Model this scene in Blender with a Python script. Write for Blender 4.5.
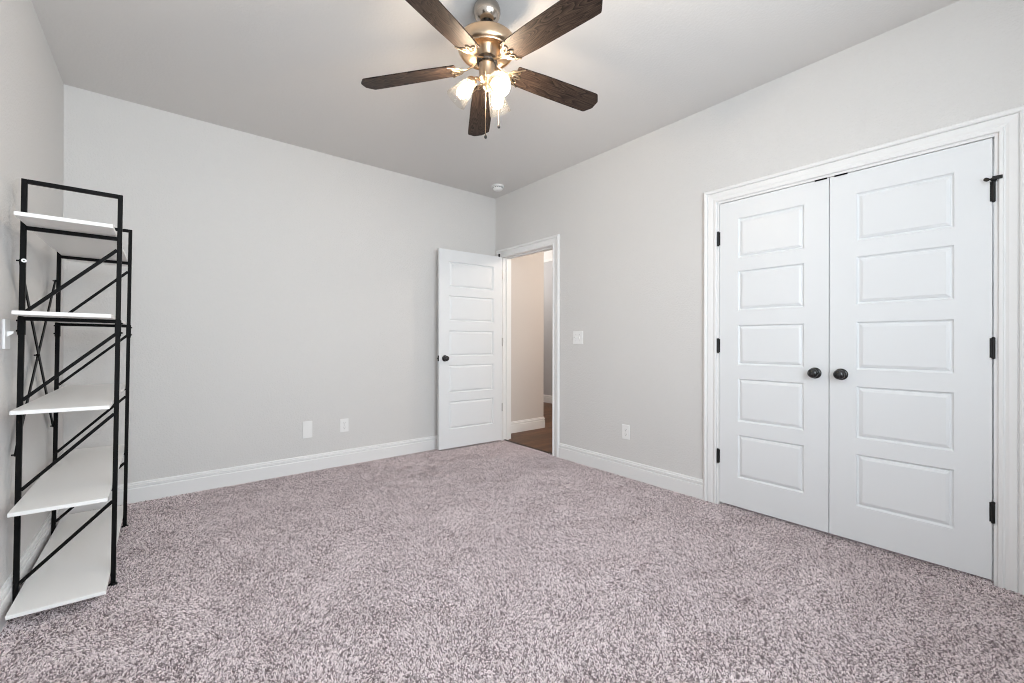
import bpy, bmesh, math, random
import numpy as np
from mathutils import Vector, Matrix

for o in list(bpy.data.objects):
    bpy.data.objects.remove(o)
S = bpy.context.scene
COL = S.collection
random.seed(7)
R = math.radians

# ------------------------------------------------------------------ camera
XR, XL, YB, YF, H = 2.957, -0.490, 3.926, -0.54, 2.743   # right, left, back, front walls, ceiling
cam_d = bpy.data.cameras.new('camera')
cam = bpy.data.objects.new('camera', cam_d)
COL.objects.link(cam)
cam_d.sensor_width = 36.0
cam_d.lens = 428.36 / 1024 * 36.0
cam_d.clip_start = 0.02
yaw, roll = 0.6845, 0.0016
fwd = Vector((math.sin(yaw), math.cos(yaw), 0))
rgt = Vector((math.cos(yaw), -math.sin(yaw), 0))
up = Vector((0, 0, 1))
r2 = rgt * math.cos(roll) + up * math.sin(roll)
u2 = -rgt * math.sin(roll) + up * math.cos(roll)
m = Matrix((r2, u2, -fwd)).transposed().to_4x4()
m.translation = (0, 0, 1.1064)
cam.matrix_world = m
S.camera = cam

# ------------------------------------------------------------------ world, light, exposure
S.view_settings.view_transform = 'Standard'
S.view_settings.look = 'None'
S.view_settings.gamma = 1.0
S.view_settings.use_curve_mapping = False
S.view_settings.exposure = -0.07
S.cycles.filter_width = 1.0
S.cycles.max_bounces = 14
S.cycles.diffuse_bounces = 10
S.cycles.transparent_max_bounces = 16
S.cycles.caustics_reflective = False
S.cycles.caustics_refractive = False
S.cycles.sample_clamp_indirect = 6.0

SKY, BULB, HALL = 10.0, 225.0, 54.0
w = bpy.data.worlds.new('sky')
S.world = w
w.use_nodes = True
nt = w.node_tree
bg = nt.nodes['Background']
bg.inputs[0].default_value = (0.86, 0.93, 1.0, 1)
bg.inputs[1].default_value = SKY

WX0, WX1, WZ0, WZ1 = -0.30, 1.95, 0.75, 2.55            # window in the front wall, behind the camera
def portal(loc, rot, sx, sy):                            # guides the sky light through a window opening
    d = bpy.data.lights.new('window_daylight', 'AREA')
    d.shape = 'RECTANGLE'
    d.size, d.size_y = sx, sy
    d.cycles.is_portal = True
    o = bpy.data.objects.new('window_daylight', d)
    o.location = loc
    o.rotation_euler = rot
    COL.objects.link(o)
portal(((WX0 + WX1) / 2, YF - 0.13, (WZ0 + WZ1) / 2), (R(90), 0, 0), WX1 - WX0, WZ1 - WZ0)      # faces +Y

hl = bpy.data.lights.new('hall_light', 'POINT')           # the hall's own ceiling lamp, out of view
hl.energy = HALL
hl.color = (1.0, 0.90, 0.80)
hl.shadow_soft_size = 0.12
ho = bpy.data.objects.new('hall_light', hl)
ho.location = (4.3, 2.5, 2.40)
COL.objects.link(ho)
h2 = bpy.data.objects.new('hall_light', hl.copy())        # added fill light round the corner, brightens the grey far wall
h2.data.energy = 36
h2.data.color = (1.0, 0.96, 0.92)
h2.location = (4.45, 5.9, 2.40)
COL.objects.link(h2)

# ------------------------------------------------------------------ materials
def mat(name, col, rough=0.6, metal=0.0, spec=0.5):
    M = bpy.data.materials.new(name)
    M.use_nodes = True
    b = M.node_tree.nodes['Principled BSDF']
    b.inputs['Base Color'].default_value = (*col, 1)
    b.inputs['Roughness'].default_value = rough
    b.inputs['Metallic'].default_value = metal
    b.inputs['Specular IOR Level'].default_value = spec
    return M

def node(M, kind, **kw):
    n = M.node_tree.nodes.new(kind)
    for k, v in kw.items():
        setattr(n, k, v)
    return n

def link(M, a, b):
    M.node_tree.links.new(a, b)

def bsdf(M):
    return M.node_tree.nodes['Principled BSDF']

def add_bump(M, scale, strength, dist=0.002, detail=3.0, rough=0.55):
    tc = node(M, 'ShaderNodeTexCoord')
    n = node(M, 'ShaderNodeTexNoise')
    n.inputs['Scale'].default_value = scale
    n.inputs['Detail'].default_value = detail
    n.inputs['Roughness'].default_value = rough
    link(M, tc.outputs['Object'], n.inputs['Vector'])
    b = node(M, 'ShaderNodeBump')
    b.inputs['Strength'].default_value = strength
    b.inputs['Distance'].default_value = dist
    link(M, n.outputs['Fac'], b.inputs['Height'])
    link(M, b.outputs['Normal'], bsdf(M).inputs['Normal'])
    return n

WALL = mat('wall_paint', (0.692, 0.682, 0.668), 0.75, spec=0.25)
add_bump(WALL, 105, 0.6, 0.004)
CEIL = mat('ceiling_paint', (0.70, 0.685, 0.668), 0.8, spec=0.2)
add_bump(CEIL, 70, 0.35, 0.004)
HALLP = mat('hall_paint', (0.64, 0.60, 0.57), 0.75, spec=0.2)
add_bump(HALLP, 95, 0.25, 0.003)
GREYP = mat('far_wall_paint', (0.5, 0.5, 0.51), 0.75, spec=0.2)
TRIM = mat('trim_white', (0.83, 0.83, 0.825), 0.38, spec=0.4)
DOORW = mat('door_white', (0.79, 0.808, 0.82), 0.36, spec=0.4)
add_bump(DOORW, 260, 0.05, 0.001)
PLASTIC = mat('white_plastic', (0.86, 0.86, 0.85), 0.35)
SLOT = mat('slot_dark', (0.06, 0.06, 0.06), 0.6)
GREYPL = mat('grey_plastic', (0.45, 0.45, 0.45), 0.5)
BLACK = mat('black_frame', (0.005, 0.005, 0.005), 0.5, spec=0.1)
BLACKM = mat('black_knob', (0.012, 0.012, 0.013), 0.22, spec=0.6)
HINGE = mat('black_hinge', (0.012, 0.012, 0.012), 0.4, spec=0.3)
SATIN = mat('satin_hinge', (0.34, 0.33, 0.32), 0.35, 0.9)
BOARD = mat('shelf_white', (0.88, 0.875, 0.86), 0.42)
BRASS = mat('brushed_bronze_nickel', (0.56, 0.42, 0.29), 0.28, 1.0)
NICKEL = mat('antique_nickel', (0.46, 0.41, 0.36), 0.2, 1.0)
IRON = mat('blade_iron_metal', (0.36, 0.28, 0.19), 0.32, 1.0)
DARK = mat('fan_black', (0.015, 0.013, 0.012), 0.4)
SEAM = mat('cap_plate', (0.5, 0.5, 0.5), 0.5)

# carpet backing and yarn
CBASE = mat('carpet_backing', (0.24, 0.195, 0.20), 0.95, spec=0.0)
YARN = mat('carpet_yarn', (0.6, 0.52, 0.53), 0.9, spec=0.05)
hi = node(YARN, 'ShaderNodeHairInfo')
rp = node(YARN, 'ShaderNodeValToRGB')
rp.color_ramp.elements[0].color = (0.15, 0.118, 0.12, 1)
rp.color_ramp.elements[1].color = (0.92, 0.815, 0.82, 1)
e = rp.color_ramp.elements.new(0.45)
e.color = (0.69, 0.595, 0.598, 1)
link(YARN, hi.outputs['Random'], rp.inputs['Fac'])
link(YARN, rp.outputs['Color'], bsdf(YARN).inputs['Base Color'])

# hall oak floor
OAK = mat('hall_oak', (0.13, 0.06, 0.03), 0.38, spec=0.2)
tc = node(OAK, 'ShaderNodeTexCoord')
mp = node(OAK, 'ShaderNodeMapping')
br = node(OAK, 'ShaderNodeTexBrick')
br.inputs['Color1'].default_value = (0.15, 0.068, 0.03, 1)
br.inputs['Color2'].default_value = (0.07, 0.03, 0.013, 1)
br.inputs['Mortar'].default_value = (0.03, 0.013, 0.008, 1)
br.inputs['Scale'].default_value = 1.0
br.inputs['Mortar Size'].default_value = 0.0015
br.inputs['Brick Width'].default_value = 1.1
br.inputs['Row Height'].default_value = 0.085
link(OAK, tc.outputs['Object'], mp.inputs['Vector'])
link(OAK, mp.outputs['Vector'], br.inputs['Vector'])
ns = node(OAK, 'ShaderNodeTexNoise')
ns.inputs['Scale'].default_value = 3.0
ns.inputs['Detail'].default_value = 6.0
mp2 = node(OAK, 'ShaderNodeMapping')
mp2.inputs['Scale'].default_value = (2.0, 22.0, 1.0)
link(OAK, tc.outputs['Object'], mp2.inputs['Vector'])
link(OAK, mp2.outputs['Vector'], ns.inputs['Vector'])
mx = node(OAK, 'ShaderNodeMixRGB', blend_type='OVERLAY')
mx.inputs['Fac'].default_value = 0.7
link(OAK, br.outputs['Color'], mx.inputs['Color1'])
link(OAK, ns.outputs['Fac'], mx.inputs['Color2'])
link(OAK, mx.outputs['Color'], bsdf(OAK).inputs['Base Color'])
STRIP = mat('threshold_wood', (0.035, 0.018, 0.012), 0.45)

# fan blade wood: grain along the blade's local X
BLADE = mat('blade_walnut', (0.1, 0.06, 0.04), 0.5, spec=0.2)
tc = node(BLADE, 'ShaderNodeTexCoord')
mp = node(BLADE, 'ShaderNodeMapping')
mp.inputs['Scale'].default_value = (2.2, 15.0, 1.0)
oi = node(BLADE, 'ShaderNodeObjectInfo')
va = node(BLADE, 'ShaderNodeVectorMath', operation='ADD')
sc_ = node(BLADE, 'ShaderNodeVectorMath', operation='SCALE')
cmb = node(BLADE, 'ShaderNodeCombineXYZ')
link(BLADE, oi.outputs['Random'], cmb.inputs['X'])
link(BLADE, oi.outputs['Random'], cmb.inputs['Y'])
sc_.inputs['Scale'].default_value = 7.0
link(BLADE, cmb.outputs['Vector'], sc_.inputs[0])
link(BLADE, tc.outputs['Object'], va.inputs[0])
link(BLADE, sc_.outputs['Vector'], va.inputs[1])
link(BLADE, va.outputs['Vector'], mp.inputs['Vector'])
ns = node(BLADE, 'ShaderNodeTexNoise')
ns.inputs['Scale'].default_value = 1.3
ns.inputs['Detail'].default_value = 2.0
ns.inputs['Distortion'].default_value = 0.6
link(BLADE, mp.outputs['Vector'], ns.inputs['Vector'])
mul = node(BLADE, 'ShaderNodeMath', operation='MULTIPLY')
mul.inputs[1].default_value = 15.0
link(BLADE, ns.outputs['Fac'], mul.inputs[0])
fr = node(BLADE, 'ShaderNodeMath', operation='FRACT')
link(BLADE, mul.outputs[0], fr.inputs[0])
rp = node(BLADE, 'ShaderNodeValToRGB')
rp.color_ramp.elements[0].color = (0.004, 0.003, 0.0025, 1)
rp.color_ramp.elements[1].color = (0.027, 0.0175, 0.0135, 1)
e = rp.color_ramp.elements.new(0.28)
e.color = (0.026, 0.0165, 0.0125, 1)
e = rp.color_ramp.elements.new(0.9)
e.color = (0.06, 0.04, 0.03, 1)
link(BLADE, fr.outputs[0], rp.inputs['Fac'])
ns2 = node(BLADE, 'ShaderNodeTexNoise')
ns2.inputs['Scale'].default_value = 5.0
ns2.inputs['Detail'].default_value = 5.0
mp3 = node(BLADE, 'ShaderNodeMapping')
mp3.inputs['Scale'].default_value = (3.0, 60.0, 1.0)
link(BLADE, va.outputs['Vector'], mp3.inputs['Vector'])
link(BLADE, mp3.outputs['Vector'], ns2.inputs['Vector'])
mx = node(BLADE, 'ShaderNodeMixRGB', blend_type='OVERLAY')
mx.inputs['Fac'].default_value = 0.85
link(BLADE, rp.outputs['Color'], mx.inputs['Color1'])
link(BLADE, ns2.outputs['Fac'], mx.inputs['Color2'])
link(BLADE, mx.outputs['Color'], bsdf(BLADE).inputs['Base Color'])

# thin clear glass (straight-through) with some etched haze
def thin_glass(name, trans, haze):
    M = bpy.data.materials.new(name)
    M.use_nodes = True
    t = M.node_tree
    t.nodes.clear()
    out = t.nodes.new('ShaderNodeOutputMaterial')
    tr = t.nodes.new('ShaderNodeBsdfTransparent')
    tr.inputs[0].default_value = (*trans, 1)
    tl = t.nodes.new('ShaderNodeBsdfTranslucent')
    tl.inputs[0].default_value = (0.95, 0.93, 0.9, 1)
    gl = t.nodes.new('ShaderNodeBsdfGlossy')
    gl.inputs['Roughness'].default_value = 0.06
    m1 = t.nodes.new('ShaderNodeMixShader')
    m1.inputs[0].default_value = haze
    m2 = t.nodes.new('ShaderNodeMixShader')
    lw = t.nodes.new('ShaderNodeLayerWeight')
    lw.inputs['Blend'].default_value = 0.25
    t.links.new(tr.outputs[0], m1.inputs[1])
    t.links.new(tl.outputs[0], m1.inputs[2])
    fm = t.nodes.new('ShaderNodeMath')
    fm.operation = 'MULTIPLY'
    fm.inputs[1].default_value = 0.35
    t.links.new(lw.outputs['Fresnel'], fm.inputs[0])
    t.links.new(fm.outputs[0], m2.inputs[0])
    t.links.new(m1.outputs[0], m2.inputs[1])
    t.links.new(gl.outputs[0], m2.inputs[2])
    t.links.new(m2.outputs[0], out.inputs[0])
    return M
SHADE = thin_glass('shade_glass', (0.97, 0.96, 0.94), 0.009)
PANE = thin_glass('window_glass', (0.97, 0.98, 0.98), 0.0)
GLOW = bpy.data.materials.new('bulb_glow')
GLOW.use_nodes = True
GLOW.node_tree.nodes.clear()
_o = GLOW.node_tree.nodes.new('ShaderNodeOutputMaterial')
_e = GLOW.node_tree.nodes.new('ShaderNodeEmission')
_e.inputs[0].default_value = (1.0, 0.81, 0.62, 1)
_e.inputs[1].default_value = BULB
GLOW.node_tree.links.new(_e.outputs[0], _o.inputs[0])

# ------------------------------------------------------------------ mesh helpers
def obj(name, bm, material, parent=None, smooth=None):
    me = bpy.data.meshes.new(name)
    bmesh.ops.remove_doubles(bm, verts=bm.verts, dist=1e-6)
    bmesh.ops.recalc_face_normals(bm, faces=bm.faces)
    bm.to_mesh(me)
    bm.free()
    me.materials.append(material)
    if smooth is not None:
        me.polygons.foreach_set('use_smooth', [True] * len(me.polygons))
        me.set_sharp_from_angle(angle=R(smooth))
    o = bpy.data.objects.new(name, me)
    COL.objects.link(o)
    if parent:
        o.parent = parent
    return o

def tag(o, label, cat=None, group=None, kind=None):
    o['label'] = label
    if cat:
        o['category'] = cat
    if group:
        o['group'] = group
    if kind:
        o['kind'] = kind
    return o

def empty(name, loc=(0, 0, 0), rot=(0, 0, 0)):
    o = bpy.data.objects.new(name, None)
    o.empty_display_size = 0.05
    o.location = loc
    o.rotation_euler = rot
    COL.objects.link(o)
    return o

def box(bm, a, b, bev=0.0, seg=2):
    vs = [bm.verts.new((x, y, z)) for x in (a[0], b[0]) for y in (a[1], b[1]) for z in (a[2], b[2])]
    fs = [bm.faces.new([vs[i] for i in q]) for q in
          ((0, 1, 3, 2), (4, 6, 7, 5), (0, 4, 5, 1), (2, 3, 7, 6), (0, 2, 6, 4), (1, 5, 7, 3))]
    bmesh.ops.recalc_face_normals(bm, faces=fs)
    if bev:
        es = list({e for f in fs for e in f.edges})
        bmesh.ops.bevel(bm, geom=es, offset=bev, segments=seg, affect='EDGES', profile=0.5)
    return bm

def new():
    return bmesh.new()

def bx(name, a, b, material, parent=None, bev=0.0, seg=2):
    return obj(name, box(new(), a, b, bev, seg), material, parent)

def lathe(bm, prof, seg=32, axis=Vector((0, 0, 1)), org=Vector((0, 0, 0)), caps=True):
    """prof: (radius, height along axis)"""
    axis = Vector(axis).normalized()
    t = axis.orthogonal().normalized()
    s = axis.cross(t)
    org = Vector(org)
    rings = []
    for r, h in prof:
        if r < 1e-6:
            rings.append([bm.verts.new(org + axis * h)])
        else:
            rings.append([bm.verts.new(org + axis * h + (t * math.cos(k) + s * math.sin(k)) * r)
                          for k in [2 * math.pi * i / seg for i in range(seg)]])
    for A, B in zip(rings, rings[1:]):
        for i in range(seg):
            j = (i + 1) % seg
            if len(A) == 1 and len(B) == 1:
                continue
            if len(A) == 1:
                bm.faces.new((A[0], B[j], B[i]))
            elif len(B) == 1:
                bm.faces.new((A[i], A[j], B[0]))
            else:
                bm.faces.new((A[i], A[j], B[j], B[i]))
    if caps:
        for Q in (rings[0], rings[-1]):
            if len(Q) > 2:
                bm.faces.new(Q)
    return bm

def sweep(bm, pts, hw, ht, seg=None, upv=Vector((0, 0, 1)), caps=True):
    """flat bar (seg None) or elliptical tube along a polyline; hw = half width, ht = half thickness (scalar or list)"""
    pts = [Vector(p) for p in pts]
    n = len(pts)
    rings = []
    for i, p in enumerate(pts):
        d = (pts[min(i + 1, n - 1)] - pts[max(i - 1, 0)]).normalized()
        s = d.cross(upv)
        if s.length < 1e-5:
            s = d.orthogonal()
        s.normalize()
        u = s.cross(d).normalized()
        a = hw[i] if isinstance(hw, (list, tuple)) else hw
        b = ht[i] if isinstance(ht, (list, tuple)) else ht
        if seg is None:
            off = [s * a + u * b, -s * a + u * b, -s * a - u * b, s * a - u * b]
        else:
            off = [s * a * math.cos(k) + u * b * math.sin(k) for k in [2 * math.pi * j / seg for j in range(seg)]]
        rings.append([bm.verts.new(p + q) for q in off])
    m_ = len(rings[0])
    for A, B in zip(rings, rings[1:]):
        for i in range(m_):
            j = (i + 1) % m_
            bm.faces.new((A[i], A[j], B[j], B[i]))
    if caps:
        bm.faces.new(rings[0])
        bm.faces.new(rings[-1])
    return bm

def prism_rings(bm, rings, closed_profile=True, caps=True):
    """rings: list of lists of points, same length"""
    vs = [[bm.verts.new(p) for p in r] for r in rings]
    k = len(vs[0])
    for A, B in zip(vs, vs[1:]):
        for i in range(k if closed_profile else k - 1):
            j = (i + 1) % k
            bm.faces.new((A[i], A[j], B[j], B[i]))
    if caps:
        bm.faces.new(vs[0])
        bm.faces.new(vs[-1])
    return bm

def struct(name, bm, material, label, cat, parent=None):
    o = obj(name, bm, material, parent)
    return tag(o, label, cat, kind='structure')

# ------------------------------------------------------------------ room shell
T = 0.12
DY0, DY1, DZ = 2.987, 3.800, 2.05       # doorway opening in the right wall
CY0, CY1, CZ = 0.112, 1.391, 2.0655      # closet opening
FZ = -0.009                             # carpet backing level; pile tips come up to about z = 0

bm = box(new(), (XL - T, YF - T, FZ - 0.1), (XR - 0.001 + T * 0.27, YB + T, FZ))
struct('floor', bm, CBASE, 'taupe carpet floor under the pile of the empty bedroom', 'floor')
bm = box(new(), (XL - T, YF - T, H), (XR + T, YB + T, H + 0.1))
struct('ceiling', bm, CEIL, 'pale grey textured ceiling above the fan', 'ceiling')
bm = box(new(), (XL - T, YF - T, FZ), (XL, YB + T, H))
struct('wall_left', bm, WALL, 'pale grey wall behind the white and black shelving unit', 'wall')
bm = box(new(), (XL, YB, FZ), (XR + T, YB + T, H))
struct('wall_back', bm, WALL, 'long pale grey wall behind the open white door', 'wall')
bm = new()
xa, xb = XR, XR + T
box(bm, (xa, YF - T, FZ), (xb, CY0, H))
box(bm, (xa, CY0, CZ), (xb, CY1, H))
box(bm, (xa, CY1, FZ), (xb, DY0, H))
box(bm, (xa, DY0, DZ + 0.012), (xb, DY1, H))
box(bm, (xa, DY1, FZ), (xb, YB, H))
struct('wall_right', bm, WALL, 'pale grey wall with the doorway and the double closet doors', 'wall')
bm = new()
box(bm, (XL, YF - T, FZ), (WX0, YF, H))
box(bm, (WX1, YF - T, FZ), (XR, YF, H))
box(bm, (WX0, YF - T, FZ), (WX1, YF, WZ0))
box(bm, (WX0, YF - T, WZ1), (WX1, YF, H))
struct('wall_front', bm, WALL, 'pale grey wall with the window, behind the camera', 'wall')

# window in the front wall (outside the frame; lets the daylight in)
def window(name, loc, rz, hw_, hh_, label):
    wr = tag(empty(name, loc, (0, 0, rz)), label, 'window', kind='structure')
    bm = new()
    for a, b in (((-hw_, -.03, 0), (-hw_ + .045, .03, hh_)), ((hw_ - .045, -.03, 0), (hw_, .03, hh_)),
                 ((-hw_, -.03, 0), (hw_, .03, .045)), ((-hw_, -.03, hh_ - .045), (hw_, .03, hh_)),
                 ((-.02, -.03, .045), (.02, .03, hh_ - .045))):
        box(bm, a, b)
    obj('window_frame', bm, TRIM, wr)
    bx('window_pane', (-hw_ + .045, -.003, .045), (-.02, .003, hh_ - .045), PANE, wr)
    bx('window_pane', (.02, -.003, .045), (hw_ - .045, .003, hh_ - .045), PANE, wr)
    bx('window_sill', (-hw_ - .03, .03, -.03), (hw_ + .03, .10, 0), TRIM, wr, .004)
window('window_1', ((WX0 + WX1) / 2, YF - 0.06, WZ0), 0, (WX1 - WX0) / 2, WZ1 - WZ0, 'white framed window in the wall behind the camera')

# closet interior (dark, behind the closed doors)
bm = new()
box(bm, (3.62, CY0 - .3, FZ), (3.68, CY1 + .3, H))
box(bm, (xb, CY0 - .36, FZ), (3.68, CY0 - .3, H))
box(bm, (xb, CY1 + .3, FZ), (3.68, CY1 + .36, H))
struct('wall_closet', bm, WALL, 'inside of the closet behind the closed double doors', 'wall')
bm = box(new(), (XR + 0.031, CY0 - .3, FZ - .1), (3.68, CY1 + .36, FZ))
struct('floor_closet', bm, CBASE, 'closet floor behind the closed double doors', 'floor')

# hall beyond the doorway
HX, HYW, FX = 3.816, 4.03, 5.43
bm = box(new(), (XR + 0.031, 1.82, FZ - 0.09), (FX + .1, 7.6, FZ + .004))
struct('floor_hall', bm, OAK, 'dark brown wood plank floor of the hall beyond the doorway', 'floor')
bm = box(new(), (XR + 0.018, DY0 + .003, FZ), (XR + 0.048, DY1 - .003, FZ + .012), .003)
struct('trim_threshold', bm, STRIP, 'dark wood strip where the carpet meets the hall floor', 'threshold')
bm = box(new(), (xb, HYW, FZ), (HX, HYW + .12, H))
struct('wall_hall', bm, HALLP, 'warm lit short hall wall seen through the open doorway', 'wall')
bm = new()
box(bm, (FX, 1.8, FZ), (FX + .1, 7.6, H))
struct('wall_hall_far', bm, GREYP, 'grey far hall wall in the gap beside the doorway trim', 'wall')
bm = new()
box(bm, (xb, 1.76, FZ), (FX, 1.82, H))
box(bm, (xb, 7.5, FZ), (FX, 7.6, H))
box(bm, (xb, HYW + .12, FZ), (xb + .06, 7.5, H))
struct('wall_hall_side', bm, HALLP, 'hall walls out of sight beyond the doorway', 'wall')
bm = box(new(), (xb, 1.76, H), (FX + .1, 7.6, H + .1))
struct('ceiling_hall', bm, CEIL, 'hall ceiling beyond the doorway', 'ceiling')
# crown moulding on the far hall wall
prof = [(0, 2.56), (-.012, 2.56), (-.016, 2.60), (-.05, 2.66), (-.07, 2.70), (-.07, 2.735), (0, 2.735)]
bm = prism_rings(new(), [[(FX + d, y, z) for d, z in prof] for y in (1.83, 7.49)])
struct('trim_crown', bm, TRIM, 'white crown moulding high on the grey far hall wall', 'moulding')

# ------------------------------------------------------------------ baseboards
BP = [(0, FZ), (.014, FZ), (.014, .089), (.0125, .093), (.0065, .0945), (.0065, .099), (.013, .102), (.013, .117), (.0075, .1195), (.0075, .124), (.0095, .126), (.006, .134), (0, .134)]
def baseboard(name, p0, p1, nrm, label, m0=0, m1=0):
    p0, p1, nrm = Vector(p0), Vector(p1), Vector(nrm)
    d = (p1 - p0).normalized()
    rings = []
    for p, mm in ((p0, m0), (p1, m1)):
        rings.append([p + nrm * t + d * (mm * t) + Vector((0, 0, z)) for t, z in BP])
    return struct(name, prism_rings(new(), rings), TRIM, label, 'baseboard')
baseboard('baseboard_left', (XL, YF, 0), (XL, YB, 0), (1, 0, 0), 'white baseboard along the wall behind the shelving unit', 1, -1)
baseboard('baseboard_back', (XL, YB, 0), (XR, YB, 0), (0, -1, 0), 'white baseboard along the long wall behind the open door', 1, -1)
baseboard('baseboard_right', (XR, 2.899, 0), (XR, 1.477, 0), (-1, 0, 0), 'white baseboard between the doorway and the closet')
baseboard('baseboard_front', (XL, YF, 0), (XR, YF, 0), (0, 1, 0), 'white baseboard behind the camera', 1, -1)
baseboard('baseboard_near', (XR, 0.03, 0), (XR, YF, 0), (-1, 0, 0), 'white baseboard on the near side of the closet', 0, -1)
# hall baseboard wraps the free end of the hall wall
rings = []
for p, (nx, ny) in (((xb, HYW), (0, -1)), ((HX, HYW), (1, -1)), ((HX, HYW + .12), (1, 0))):
    rings.append([(p[0] + nx * t, p[1] + ny * t, z) for t, z in BP])
struct('baseboard_hall', prism_rings(new(), rings), TRIM, 'white baseboard around the end of the warm hall wall', 'baseboard')
baseboard('baseboard_hall_far', (FX, 7.49, 0), (FX, 1.83, 0), (-1, 0, 0), 'white baseboard at the foot of the grey far hall wall')

# ------------------------------------------------------------------ door casings
CP = [(0, 0), (0, .011), (.003, .0135), (.014, .0135), (.0155, .0045), (.022, .0045), (.032, .0095), (.056, .013),
      (.0585, .006), (.062, .006), (.0635, .0185), (.070, .0225), (.080, .0225), (.086, .018), (.088, .012), (.088, 0)]
def casing(bm, y0, y1, zt, x, sgn):
    """swept around an opening y0..y1, top zt, on plane X = x, growing towards sgn"""
    rings = []
    for st in range(4):
        r = []
        for d, t in CP:
            yy = (y0 - d) if st < 2 else (y1 + d)
            zz = FZ if st in (0, 3) else zt + d
            r.append((x + sgn * t, yy, zz))
        rings.append(r)
    return prism_rings(bm, rings)
def jamb(bm, y0, y1, zt, x0, x1, stop_x, th=0.014, stop=True):
    box(bm, (x0, y0, FZ), (x1, y0 + th, zt))
    box(bm, (x0, y1 - th, FZ), (x1, y1, zt))
    box(bm, (x0, y0 + th, zt - th), (x1, y1 - th, zt))
    if stop:
        s = .011
        box(bm, (stop_x, y0 + th, FZ), (stop_x + .034, y0 + th + s, zt - th))
        box(bm, (stop_x, y1 - th - s, FZ), (stop_x + .034, y1 - th, zt - th))
        box(bm, (stop_x, y0 + th + s, zt - th - s), (stop_x + .034, y1 - th - s, zt - th))
t1 = tag(empty('trim_1', (XR, (DY0 + DY1) / 2, 0)), 'white moulded casing around the open bedroom doorway', 'door trim', kind='structure')
def local(bm, o):
    bmesh.ops.translate(bm, verts=bm.verts, vec=-o.location)
    return bm
bm = casing(new(), DY0, DY1, DZ, XR, -1)
obj('casing', local(bm, t1), TRIM, t1)
bm = casing(new(), DY0, DY1, DZ, xb, 1)
obj('casing', local(bm, t1), TRIM, t1)
bm = new()
jamb(bm, DY0 - .006, DY1 + .006, DZ + .012, XR, xb, XR + .05)
obj('jamb', local(bm, t1), TRIM, t1)
t2 = tag(empty('trim_2', (XR, (CY0 + CY1) / 2, 0)), 'white moulded casing around the closet double doors', 'door trim', kind='structure')
bm = casing(new(), CY0 - .001, CY1 + .001, CZ, XR, -1)
obj('casing', local(bm, t2), TRIM, t2)
bm = new()
jamb(bm, CY0 - .002, CY1 + .002, CZ, XR, xb, XR + .045)
obj('jamb', local(bm, t2), TRIM, t2)

# ------------------------------------------------------------------ doors: moulded five-panel slabs
PZ = [(0.205, 0.491), (0.579, 0.863), (0.955, 1.217), (1.314, 1.576), (1.662, 1.925)]
def slab(wd, th, z0, z1, stile):
    """local: x 0..wd, y -th..0 (visible face at y = -th), z0..z1; panels on both faces"""
    bm = new()
    xs = [0, stile, wd - stile, wd]
    zs = [z0] + [v for p in PZ for v in p] + [z1]
    RG = [(0, 0), (.0010, .004), (.007, .0115), (.0105, .0125), (.0130, .0115), (.0155, .0065), (.026, .002), (.0275, .0012)]
    for yy, sg in ((-th, 1), (0, -1)):
        for i in range(3):
            for k in range(len(zs) - 1):
                if i == 1 and k % 2 == 1:
                    rr = []
                    for off, dp in RG:
                        y = yy + sg * dp
                        rr.append([bm.verts.new(c) for c in ((xs[1] + off, y, zs[k] + off), (xs[2] - off, y, zs[k] + off),
                                                            (xs[2] - off, y, zs[k + 1] - off), (xs[1] + off, y, zs[k + 1] - off))])
                    for A, B in zip(rr, rr[1:]):
                        for q in range(4):
                            bm.faces.new((A[q], A[(q + 1) % 4], B[(q + 1) % 4], B[q]))
                    bm.faces.new(rr[-1])
                else:
                    bm.faces.new([bm.verts.new(c) for c in ((xs[i], yy, zs[k]), (xs[i + 1], yy, zs[k]), (xs[i + 1], yy, zs[k + 1]), (xs[i], yy, zs[k + 1]))])
    for k in range(len(zs) - 1):
        for x in (0, wd):
            bm.faces.new([bm.verts.new(c) for c in ((x, -th, zs[k]), (x, 0, zs[k]), (x, 0, zs[k + 1]), (x, -th, zs[k + 1]))])
    for i in range(3):
        for z in (z0, z1):
            bm.faces.new([bm.verts.new(c) for c in ((xs[i], -th, z), (xs[i + 1], -th, z), (xs[i + 1], 0, z), (xs[i], 0, z))])
    return bm

def knob(parent, x, y, z, sgn):
    """round black knob growing along sgn*y from the face at y"""
    k = obj('knob', lathe(new(), [(0, .058), (.010, .0575), (.019, .054), (.0255, .047), (.0275, .040), (.026, .033), (.019, .026), (.012, .021), (.011, .008)],
                          32, (0, sgn, 0), (x, y, z)), BLACKM, parent, 40)
    obj('rosette', lathe(new(), [(0.0, .009), (.024, .009), (.030, .007), (.0325, .003), (.0325, 0)], 32, (0, sgn, 0), (x, y, z)), BLACKM, k, 40)
    return k

def hinge(parent, x, y, z, material, leafdir):
    bm = new()
    lathe(bm, [(.0065, -.045), (.0065, .045)], 12, (0, 0, 1), (x, y, z))
    lathe(bm, [(0, .052), (.004, .050), (.0075, .046), (.0075, .045)], 12, (0, 0, 1), (x, y, z), caps=False)
    lathe(bm, [(.0075, -.045), (.0075, -.046), (.004, -.050), (0, -.052)], 12, (0, 0, 1), (x, y, z), caps=False)
    a, b = sorted((x, x + leafdir * .012))
    box(bm, (a, y + .004, z - .045), (b, y + .010, z + .045))
    return obj('hinge', bm, material, parent, 40)

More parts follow.
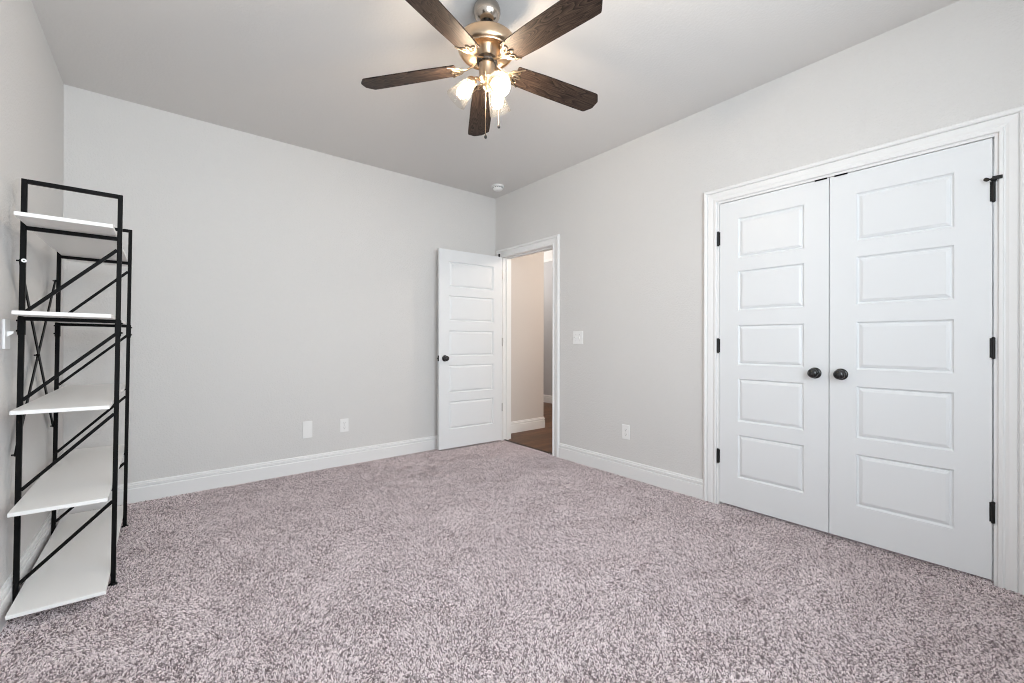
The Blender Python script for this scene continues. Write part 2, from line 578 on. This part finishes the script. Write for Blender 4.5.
# closet leaves: local x runs along world -Y from the far jamb, local -y faces the room (-X)
def closet_leaf(name, ya, yb, hinge_at_start, label):
    """occupies world Y from yb (near) to ya (far); origin at the far bottom corner"""
    wd = ya - yb
    root = tag(empty(name, (XR + .036, ya, 0), (0, 0, R(-90))), label, 'closet door', 'closet double doors', 'structure')
    # local x -> world -Y ; local y -> world +X
    obj('slab', slab(wd, .035, .013, 2.0465, .122), DOORW, root)
    kx = wd - .066 if hinge_at_start else .054
    knob(root, kx, -.035, .925, -1)
    hx = -.0075 if hinge_at_start else wd + .0045
    hs = []
    for z in (0.325, 1.080, 1.812 if hinge_at_start else 1.800):
        hs.append(hinge(root, hx, -.040, z, HINGE, 1 if hinge_at_start else -1))
    cx_ = wd - .038 if hinge_at_start else .052
    bx('ball_catch', (cx_ - .030, -.0405, 2.0435), (cx_ + .030, -.012, 2.0515), BLACK, root, .001)
    if not hinge_at_start:          # hinge-pin door stop on the top hinge
        z = 1.853
        st = obj('hinge_stop', sweep(new(), [(hx + .006, -.040, z), (hx - .002, -.050, z), (hx - .018, -.060, z)], .004, .003, 10), HINGE, hs[-1], 40)
        bm = lathe(new(), [(.0085, -.006), (.0085, .006)], 14, (.35, .93, 0), (hx - .021, -.062, z))
        lathe(bm, [(.010, -.006), (.010, .008)], 14, (0, 0, 1), (hx, -.040, z))
        box(bm, (hx - .004, -.058, z - .004), (hx + .028, -.05, z + .012), .002)
        me = bpy.data.meshes.new('tmp'); bm.to_mesh(me); bm.free()
        b2 = new(); b2.from_mesh(st.data); b2.from_mesh(me); b2.to_mesh(st.data); b2.free()
        bpy.data.meshes.remove(me)
    return root
closet_leaf('door_2', 1.3755, 0.7545, True, 'white five-panel closet door, the leaf farther along the wall with its knob on the right')
closet_leaf('door_3', 0.7500, 0.1305, False, 'white five-panel closet door, the nearer leaf with its knob on the left')

# bedroom door: opened a little past square against the back wall
ang = math.atan2(0.033, 0.80)
DW = .772
dr = tag(empty('door_1', (2.943, 3.7635, 0), (0, 0, 0)), 'white five-panel bedroom door standing open against the back wall', 'door', kind='structure')
# local x from the free edge to the hinge edge; visible face at local -y
dr.location = (2.925 - DW * math.cos(ang), 3.7635 + DW * math.sin(ang), 0)
dr.rotation_euler = (0, 0, -ang)
TH = .035
bm = slab(DW, TH, .014, 2.044, .112)
bmesh.ops.translate(bm, verts=bm.verts, vec=(0, TH, 0))
obj('slab', bm, DOORW, dr)
knob(dr, .064, 0, .935, -1)
knob(dr, .064, TH, .935, 1)
lp = bx('latch_plate', (-.0015, .006, .906), (.001, .029, .964), BLACK, dr)
obj('latch_bolt', box(new(), (-.010, .012, .926), (-.001, .023, .944), .002), BLACK, lp)
for z in (.375, 1.10, 1.845):
    bm = new()
    box(bm, (DW - .0005, .001, z - .045), (DW + .012, .034, z + .045))
    lathe(bm, [(.006, -.045), (.006, .045)], 12, (0, 0, 1), (DW + .006, .034, z))
    obj('hinge', bm, SATIN, dr, 40)
bm = box(new(), (DW - .02, .030, 2.044), (DW - .002, .042, 2.085), .002)
obj('hinge_stop', bm, HINGE, dr)

# ------------------------------------------------------------------ shelving unit
lean = math.atan(.013)
SX, SY = -.3205, 3.060
su = tag(empty('shelving_unit', (SX, SY, 0), (0, lean, 0)), 'tall five-tier shelving unit with white shelves and a black metal frame', 'shelf')
PX, PY, PW = .1475, .395, .0085
ZT = [.066, .452, .838, 1.220, 1.598]
BH = .0155
for i, z in enumerate(ZT):
    b_ = bx('shelf_board', (-.1385, -.605, z - BH), (.1385, .605, z), BOARD, su, .0012, 1)
for y in (-PY, PY):
    for x in (-PX, PX):
        zt = 1.7775
        bm = box(new(), (x - PW, y - PW, .004), (x + PW, y + PW, zt), .0015, 1)
        p_ = obj('post', bm, BLACK, su)
        bm = box(new(), (x - PW - .0022, y - PW - .0022, 1.128), (x + PW + .0022, y + PW + .0022, 1.205), .002, 1)
        sg = 1 if x > 0 else -1
        for zz in (1.145, 1.188):
            lathe(bm, [(.004, 0), (.004, .005), (0, .006)], 10, (sg, 0, 0), (x + sg * (PW + .002), y, zz))
        obj('post_sleeve', bm, BLACK, p_)
        bm = lathe(new(), [(.017, -.008), (.017, -.002), (.013, .003), (.006, .005), (.006, .012)], 20, (0, 0, 1), (x, y, 0))
        obj('foot', bm, BLACK, p_, 40)
    # end-frame rails: top, below the upper two shelves, and below the others
    bx('end_rail', (-PX + PW, y - PW, 1.7605), (PX - PW, y + PW, 1.7775), BLACK, su, .001, 1)
    for z in (ZT[4], ZT[3]):
        bx('end_rail', (-PX + PW, y - PW, z - BH - .016), (PX - PW, y + PW, z - BH - .0005), BLACK, su, .001, 1)
    # small brackets under the lower shelves
    for z in (ZT[0], ZT[1], ZT[2]):
        for sg in (-1, 1):
            x0, x1 = sorted((sg * (PX - PW + .0005), sg * (PX - PW - .016)))
            bx('shelf_bracket', (x0, y - .007, z - BH - .010), (x1, y + .007, z - BH - .0003), BLACK, su, .001, 1)
    # slanting braces, one per bay: high on the room side, low on the wall side
    for zh, zl in ((1.524, 1.222), (1.139, .858), (.775, .484), (.377, .098)):
        bm = sweep(new(), [(PX - PW + .001, y, zh), (-PX + PW - .001, y, zl)], .0065, .006, upv=Vector((0, 1, 0)))
        obj('diagonal_brace', bm, BLACK, su)
# crossed flat braces on the wall side
for k, (ya, yb) in enumerate(((-PY + .006, PY - .006), (PY - .006, -PY + .006))):
    xo = -PX - .0 + (.0 if k == 0 else .0)
    x_ = -PX - PW - (.0012 if k == 0 else .0036)
    q_ = [Vector((x_, ya, 1.437)).lerp(Vector((x_, yb, .632)), u) for u in (0, .012, .03, .97, .988, 1)]
    bm = sweep(new(), q_, .0022, [.006, .009, .0125, .0125, .009, .006], upv=Vector((0, .7, .7)))
    c_ = obj('cross_brace', bm, BLACK, su)
    for yy, zz in ((ya, 1.437), (yb, .632)):
        bm = lathe(new(), [(.0065, -.004), (.0065, .004)], 12, (1, 0, 0), (x_ + .002, yy, zz))
        lathe(bm, [(.0035, -.004), (.0035, .012), (0, .013)], 10, (-1, 0, 0), (x_ + .002, yy, zz))
        obj('bolt', bm, BLACK, c_)
bm = lathe(new(), [(.0065, -.006), (.0065, .006)], 12, (1, 0, 0), (-PX - PW - .0035, 0, 1.0345))
lathe(bm, [(.0035, -.004), (.0035, .014), (0, .015)], 10, (-1, 0, 0), (-PX - PW - .0035, 0, 1.0345))
obj('brace_bolt', bm, BLACK, su)
wash = lathe(new(), [(.0025, 0), (.0075, 0), (.008, .002), (.0025, .003)], 18, (.25, -1, 0), (-PX + .004, -PY - PW - .001, 1.437), caps=False)
tag(obj('washer', wash, PLASTIC, su), 'white washer on the near wall-side post')

# ------------------------------------------------------------------ ceiling fan
FXc, FYc = 1.2225, 1.6955
fan = tag(empty('ceiling_fan', (FXc, FYc, H)), 'five-blade ceiling fan with walnut blades and three lit glass shades', 'ceiling fan')
def fl(prof):
    return [(r, z - H) for r, z in prof]
obj('canopy', lathe(new(), fl([(.052, 2.743), (.061, 2.735), (.066, 2.72), (.0665, 2.705), (.063, 2.690), (.054, 2.674), (.042, 2.664), (.034, 2.660), (.033, 2.664), (.020, 2.666)]), 40), NICKEL, fan, 35)
obj('downrod', lathe(new(), fl([(.016, 2.68), (.016, 2.650), (.027, 2.648), (.029, 2.640), (.029, 2.622), (.024, 2.60), (.024, 2.585)]), 28), DARK, fan, 35)
mh = obj('motor_housing', lathe(new(), fl([(.028, 2.592), (.06, 2.590), (.100, 2.583), (.125, 2.574), (.137, 2.566), (.1405, 2.556), (.1405, 2.530), (.138, 2.516), (.130, 2.506),
                                            (.124, 2.503), (.121, 2.507), (.115, 2.516), (.092, 2.530), (.066, 2.541)]), 56), BRASS, fan, 35)
obj('trim_ring', lathe(new(), fl([(.120, 2.510), (.122, 2.5005), (.1255, 2.500), (.128, 2.506)]), 56, caps=False), BRASS, mh, 60)
obj('motor_cone', lathe(new(), fl([(.066, 2.545), (.0675, 2.540), (.067, 2.530), (.063, 2.522), (.052, 2.502), (.041, 2.485), (.039, 2.483), (.02, 2.483)]), 40), BRASS, fan, 35)
bm = lathe(new(), fl([(.030, 2.484), (.048, 2.482), (.050, 2.477), (.050, 2.464), (.047, 2.460), (.020, 2.460)]), 40)
for k in range(15):
    a = 2 * math.pi * k / 15
    c, s = math.cos(a), math.sin(a)
    lathe(bm, [(.004, -.0), (.004, .005), (0, .006)], 8, (0, 0, -1), (c * .040, s * .040, 2.460 - H))
obj('flywheel', bm, DARK, fan, 35)
obj('switch_housing', lathe(new(), fl([(.020, 2.461), (.036, 2.460), (.039, 2.454), (.039, 2.448), (.037, 2.445), (.037, 2.390), (.040, 2.387), (.040, 2.381), (.034, 2.374), (.022, 2.368), (.016, 2.360)]), 40), BRASS, fan, 35)
obj('finial', lathe(new(), fl([(.012, 2.362), (.017, 2.352), (.019, 2.343), (.015, 2.334), (.008, 2.329), (.006, 2.323), (0, 2.320)]), 24), BRASS, fan, 40)

# blades and blade irons (local frame: x outwards, y across the blade)
BZ = 2.450 - H
droop = R(2.75)
pitch = R(-11.5)
def blade_bm():
    bm = new()
    wr_, wt = .056, .0675
    out = [(.150, -wr_ + .004), (.154, -wr_), (.30, -.0635), (.58, -wt), (.616, -wt + .001), (.622, -wt + .006), (.645, -.031),
           (.649, -.024), (.649, .024), (.645, .031), (.622, wt - .006), (.616, wt - .001), (.58, wt), (.30, .0635), (.154, wr_), (.150, wr_ - .004)]
    t = .003
    rings = [[(x, y, -t) for x, y in out], [(x, y, t) for x, y in out]]
    prism_rings(bm, rings)
    return bm
def iron_bm():
    bm = new()
    z = -.0065
    # arm: from the flywheel out, bowed down then up to the blade
    arm = []
    for i in range(13):
        u = i / 12
        arm.append((.040 + .090 * u, 0, .020 * (1 - u) ** 1.5 - .004 * math.sin(math.pi * u) + z * u))
    sweep(bm, arm, [.0115 - .004 * math.sin(math.pi * i / 12) for i in range(13)], .0035, 10)
    # crescent across the blade's width
    cr = []
    for i in range(21):
        u = -1 + 2 * i / 20
        cr.append((.186 - .056 * (1 - abs(u) ** 1.7), .058 * u, z))
    sweep(bm, cr, [.0025 + .0045 * (1 - abs(-1 + 2 * i / 20)) for i in range(21)], .0035, 10)
    # two leaf loops and the centre leaf
    for sg in (-1, 1):
        lp_ = []
        for i in range(17):
            a = 2 * math.pi * i / 16
            px = .148 + .022 * math.cos(a)
            py = sg * (.020 + .0125 * math.sin(a) + .25 * (px - .130))
            lp_.append((px, py, z))
        sweep(bm, lp_, .0028, .003, 8)
        s_ = []
        for i in range(12):
            u = i / 11
            s_.append((.112 + .068 * u, sg * (.004 + .032 * math.sin(u * math.pi * .5) + .016 * u * u), z))
        sweep(bm, s_, [.004 - .0022 * i / 11 for i in range(12)], .003, 8)
    lf = []
    for i in range(15):
        a = 2 * math.pi * i / 14
        lf.append((.160 + .022 * math.cos(a), .0085 * math.sin(a), z))
    sweep(bm, lf, .0026, .003, 8)
    for x, y in ((.158, .034), (.158, -.034), (.176, 0)):
        lathe(bm, [(.0052, 0), (.0045, .003), (0, .0042)], 12, (0, 0, -1), (x, y, z - .002))
    return bm
bme = blade_bm()
b0 = obj('blade', bme, BLADE, fan)
i0 = obj('blade_iron', iron_bm(), IRON, fan, 50)
blades = [(b0, i0)] + [(b0.copy(), i0.copy()) for _ in range(4)]
for k, (b_, i_) in enumerate(blades):
    a = R(59.0 + 72 * k)
    for o in (b_, i_):
        if k:
            COL.objects.link(o)
            o.parent = fan
        o.location = (0, 0, BZ)
        o.rotation_euler = (Matrix.Rotation(a, 4, 'Z') @ Matrix.Rotation(droop, 4, 'Y') @ Matrix.Rotation(pitch, 4, 'X')).to_euler()

# light kit: three arms with sockets, glass shades and bulbs
for az, tl, oaz, r0, oz in ((240, 32, 312, .042, 2.357), (22, 52, 22, .045, 2.392), (140, 49, 140, .056, 2.392)):
    a, tilt = R(az), R(tl)
    hz = Vector((math.cos(a), math.sin(a), 0))
    d = hz * math.cos(tilt) + Vector((0, 0, -math.sin(tilt)))
    oh = Vector((math.cos(R(oaz)), math.sin(R(oaz)), 0))
    o0 = Vector((0, 0, oz - H)) + oh * r0
    p0, p1 = Vector((0, 0, 2.372 - H)) + oh * .020, Vector((0, 0, 2.384 - H)) + oh * (r0 * .75)
    pts = []
    for i in range(9):                                   # smooth bend from the hub into the socket
        u = i / 8
        c_ = o0 - d * .012
        e_ = o0 + d * .016
        pts.append(p0 * (1 - u) ** 3 + p1 * 3 * u * (1 - u) ** 2 + c_ * 3 * u * u * (1 - u) + e_ * u ** 3)
    ar = obj('light_arm', sweep(new(), pts, .0075, .0075, 12), BRASS, fan, 50)
    obj('socket', lathe(new(), [(.008, .006), (.016, .008), (.024, .016), (.027, .026), (.027, .036), (.024, .038), (.014, .038)], 28, d, o0), BRASS, ar, 40)
    prof = [(.0245, .030), (.029, .036), (.033, .046), (.039, .070), (.047, .105), (.0545, .138), (.0555, .146),
            (.0530, .147), (.0515, .139), (.0445, .105), (.0365, .070), (.0305, .047), (.027, .038)]
    obj('lamp_shade', lathe(new(), prof, 40, d, o0, caps=False), SHADE, fan, 60)
    obj('bulb', lathe(new(), [(.012, .038), (.013, .050), (.018, .060), (.025, .074), (.0285, .088), (.0265, .101), (.0195, .112), (.009, .1175), (0, .119)], 24, d, o0, caps=True), GLOW, fan, 60)

def pull_chain(x, y, z0, z1):
    """a short spout from the switch housing, then beads hanging straight down"""
    bm = new()
    k = .034 / math.hypot(x, y)
    sweep(bm, [(x * k, y * k, z0 - H), (x * (k + 1) / 2, y * (k + 1) / 2, z0 + .002 - H), (x, y, z0 - .004 - H), (x, y, z1 - H)], .0009, .0009, 6)
    n = int((z0 - z1) / .0055)
    for i in range(n):
        z = z0 - .004 - (i + .5) * (z0 - .004 - z1) / n
        lathe(bm, [(0, .0024), (.0017, .0012), (.0017, -.0012), (0, -.0024)], 6, (0, 0, 1), (x, y, z - H))
    c_ = obj('pull_chain', bm, BRASS, fan)
    obj('chain_fob', lathe(new(), [(0, 0), (.003, -.001), (.004, -.006), (.0068, -.014), (.0072, -.019), (.005, -.024), (0, -.026)], 16, (0, 0, 1), (x, y, z1 - H)), DARK, c_, 50)
pull_chain(-.028, -.030, 2.405, 2.100)
pull_chain(.056, -.024, 2.405, 2.178)

# ------------------------------------------------------------------ small fittings
# smoke detector
sd = tag(empty('smoke_detector', (2.735, 3.592, H)), 'round white smoke detector on the ceiling near the far corner', 'smoke detector')
obj('base', lathe(new(), [(.066, 0), (.066, -.012), (.062, -.016), (.05, -.017)], 36), PLASTIC, sd, 35)
bm = lathe(new(), [(.046, -.016), (.051, -.018), (.053, -.026), (.050, -.036), (.040, -.045), (.022, -.049), (0, -.050)], 36)
obj('sensor_dome', bm, PLASTIC, sd, 35)
bm = new()
for k in range(14):
    a = 2 * math.pi * k / 14
    rot = Matrix.Rotation(a, 4, 'Z')
    b2 = box(new(), (.047, -.0065, -.0255), (.0538, .0065, -.0205))
    for f in b2.faces:
        bm.faces.new([bm.verts.new(rot @ v.co) for v in f.verts])
    b2.free()
obj('vent_slots', bm, SLOT, sd)

def plate_root(name, loc, rotz, label, cat, group=None):
    """local: plate in the x-z plane, facing local -y"""
    return tag(empty(name, loc, (0, 0, rotz)), label, cat, group)
def cover(root, wd, ht, d=.0062):
    return obj('cover_plate', box(new(), (-wd / 2, -d, -ht / 2), (wd / 2, 0, ht / 2), .0022, 2), PLASTIC, root)
def receptacle(root):
    cover(root, .074, .118)
    for zz in (-.0195, .0195):
        bm = new()
        out = []
        for i in range(28):
            a = 2 * math.pi * i / 28
            out.append((.0172 * math.cos(a), max(-.0135, min(.0135, .0172 * math.sin(a)))))
        prism_rings(bm, [[(x, -.0075, zz + z) for x, z in out], [(x, -.004, zz + z) for x, z in out]])
        f_ = obj('outlet_face', bm, PLASTIC, root)
        bm = new()
        box(bm, (-.0078, -.0079, zz - .001), (-.0055, -.0072, zz + .0075))
        box(bm, (.0055, -.0079, zz - .0005), (.0078, -.0072, zz + .0065))
        lathe(bm, [(.0026, .0), (.0026, .0007)], 12, (0, -1, 0), (0, -.0072, zz - .0075))
        obj('slots', bm, SLOT, f_)
    obj('screw', lathe(new(), [(.003, 0), (.003, .001), (0, .0014)], 12, (0, -1, 0), (0, -.0055, 0)), GREYPL, root)

o1 = plate_root('outlet', (1.264, YB, .354), 0, 'white duplex outlet low on the back wall, right of the blank plate', 'outlet')
receptacle(o1)
o2 = plate_root('outlet', (XR, 2.135, .364), R(-90), 'white duplex outlet low on the wall between doorway and closet', 'outlet')
receptacle(o2)
o3 = plate_root('blank_plate', (.957, YB, .354), 0, 'blank white wall plate low on the back wall, left of the outlet', 'wall plate')
cover(o3, .076, .142, .007)
for zz in (-.042, .042):
    obj('screw', lathe(new(), [(.003, 0), (.003, .001), (0, .0014)], 12, (0, -1, 0), (0, -.007, zz)), PLASTIC, o3)
o4 = plate_root('light_switch', (XR, 2.6625, 1.143), R(-90), 'white two-gang light switch on the wall right of the doorway', 'light switch')
cover(o4, .118, .118)
for xx in (-.023, .023):
    bx('switch_surround', (xx - .006, -.0066, -.013), (xx + .006, -.005, .013), PLASTIC, o4, .0006, 1)
    bm = new()
    zt = .004 if xx < 0 else -.004
    prism_rings(bm, [[(xx - .004, -.006, -.008), (xx + .004, -.006, -.008), (xx + .004, -.006, .008), (xx - .004, -.006, .008)],
                     [(xx - .0035, -.016, zt - .004), (xx + .0035, -.016, zt - .004), (xx + .0035, -.016, zt + .004), (xx - .0035, -.016, zt + .004)]])
    obj('toggle', bm, PLASTIC, o4)
    for zz in (-.030, .030):
        obj('screw', lathe(new(), [(.003, 0), (.003, .001), (0, .0014)], 12, (0, -1, 0), (xx, -.0055, zz)), GREYPL, o4)
o5 = plate_root('light_switch', (XL, 2.618, 1.133), R(90), 'white toggle light switch on the wall beside the shelving unit', 'light switch')
cover(o5, .076, .120, .008)
bm = prism_rings(new(), [[(-.005, -.007, -.010), (.005, -.007, -.010), (.005, -.007, .010), (-.005, -.007, .010)],
                         [(-.004, -.024, .003), (.004, -.024, .003), (.004, -.024, .012), (-.004, -.024, .012)]])
obj('toggle', bm, PLASTIC, o5)

# ------------------------------------------------------------------ carpet pile
def carpet():
    rng = np.random.default_rng(3)
    sp = 0.0052
    xs = np.arange(XL + .016, XR + .030, sp)
    ys = np.arange(YF + .02, YB - .012, sp)
    gx, gy = np.meshgrid(xs, ys)
    x = gx.ravel() + rng.uniform(-.55, .55, gx.size) * sp
    y = gy.ravel() + rng.uniform(-.55, .55, gx.size) * sp
    ok = (x < XR - .014) | ((y > DY0 + .01) & (y < DY1 - .01) & (x < XR + .018)) | ((y > CY0 + .016) & (y < CY1 - .016) & (x < XR + .028))
    ok &= y < YB - .014
    ok &= rng.random(x.size) > .16                      # gaps between the tufts
    x, y = x[ok], y[ok]
    n = x.size
    # brushed patches: the lean direction drifts over the floor
    def drift(px, py, seed, L):
        r = np.random.default_rng(seed)
        v = np.zeros_like(px)
        for _ in range(10):
            k = r.normal(0, 1 / L, 2)
            v += np.sin(px * k[0] * 6.28 + py * k[1] * 6.28 + r.uniform(0, 6.28))
        return v / 3.2
    lx = .30 * drift(x, y, 11, .55) + .22 * drift(x, y, 12, .17)
    ly = .30 * drift(x, y, 21, .55) + .22 * drift(x, y, 22, .17)
    jx, jy = rng.normal(0, .5, n), rng.normal(0, .5, n)
    ln = rng.uniform(.006, .0115, n)
    P = np.zeros((n, 4, 3), np.float32)
    cx, cy = rng.normal(0, .75, n), rng.normal(0, .75, n)
    for i, t in enumerate((0, .4, .75, 1.0)):
        a = t ** 1.4
        P[:, i, 0] = x + ln * ((lx + jx) * a + cx * t * (1 - t))
        P[:, i, 1] = y + ln * ((ly + jy) * a + cy * t * (1 - t))
        P[:, i, 2] = FZ - .001 + ln * t * (1 - .28 * t * np.minimum(1.0, np.hypot(lx + jx, ly + jy)))
    P[:, :, 0] = np.maximum(P[:, :, 0], XL + .015)
    P[:, :, 1] = np.minimum(P[:, :, 1], YB - .015)
    cv = bpy.data.hair_curves.new('carpet_pile')
    cv.add_curves([4] * n)
    cv.attributes['position'].data.foreach_set('vector', P.ravel())
    rad = np.tile(np.array([.0012, .0018, .0018, .0013], np.float32), n) * np.repeat(rng.uniform(.8, 1.2, n), 4).astype(np.float32)
    at = cv.attributes.get('radius') or cv.attributes.new('radius', 'FLOAT', 'POINT')
    at.data.foreach_set('value', rad)
    cv.materials.append(YARN)
    o = bpy.data.objects.new('carpet_pile', cv)
    COL.objects.link(o)
    tag(o, 'speckled pinkish taupe carpet pile covering the bedroom floor', 'carpet', kind='stuff')
carpet()
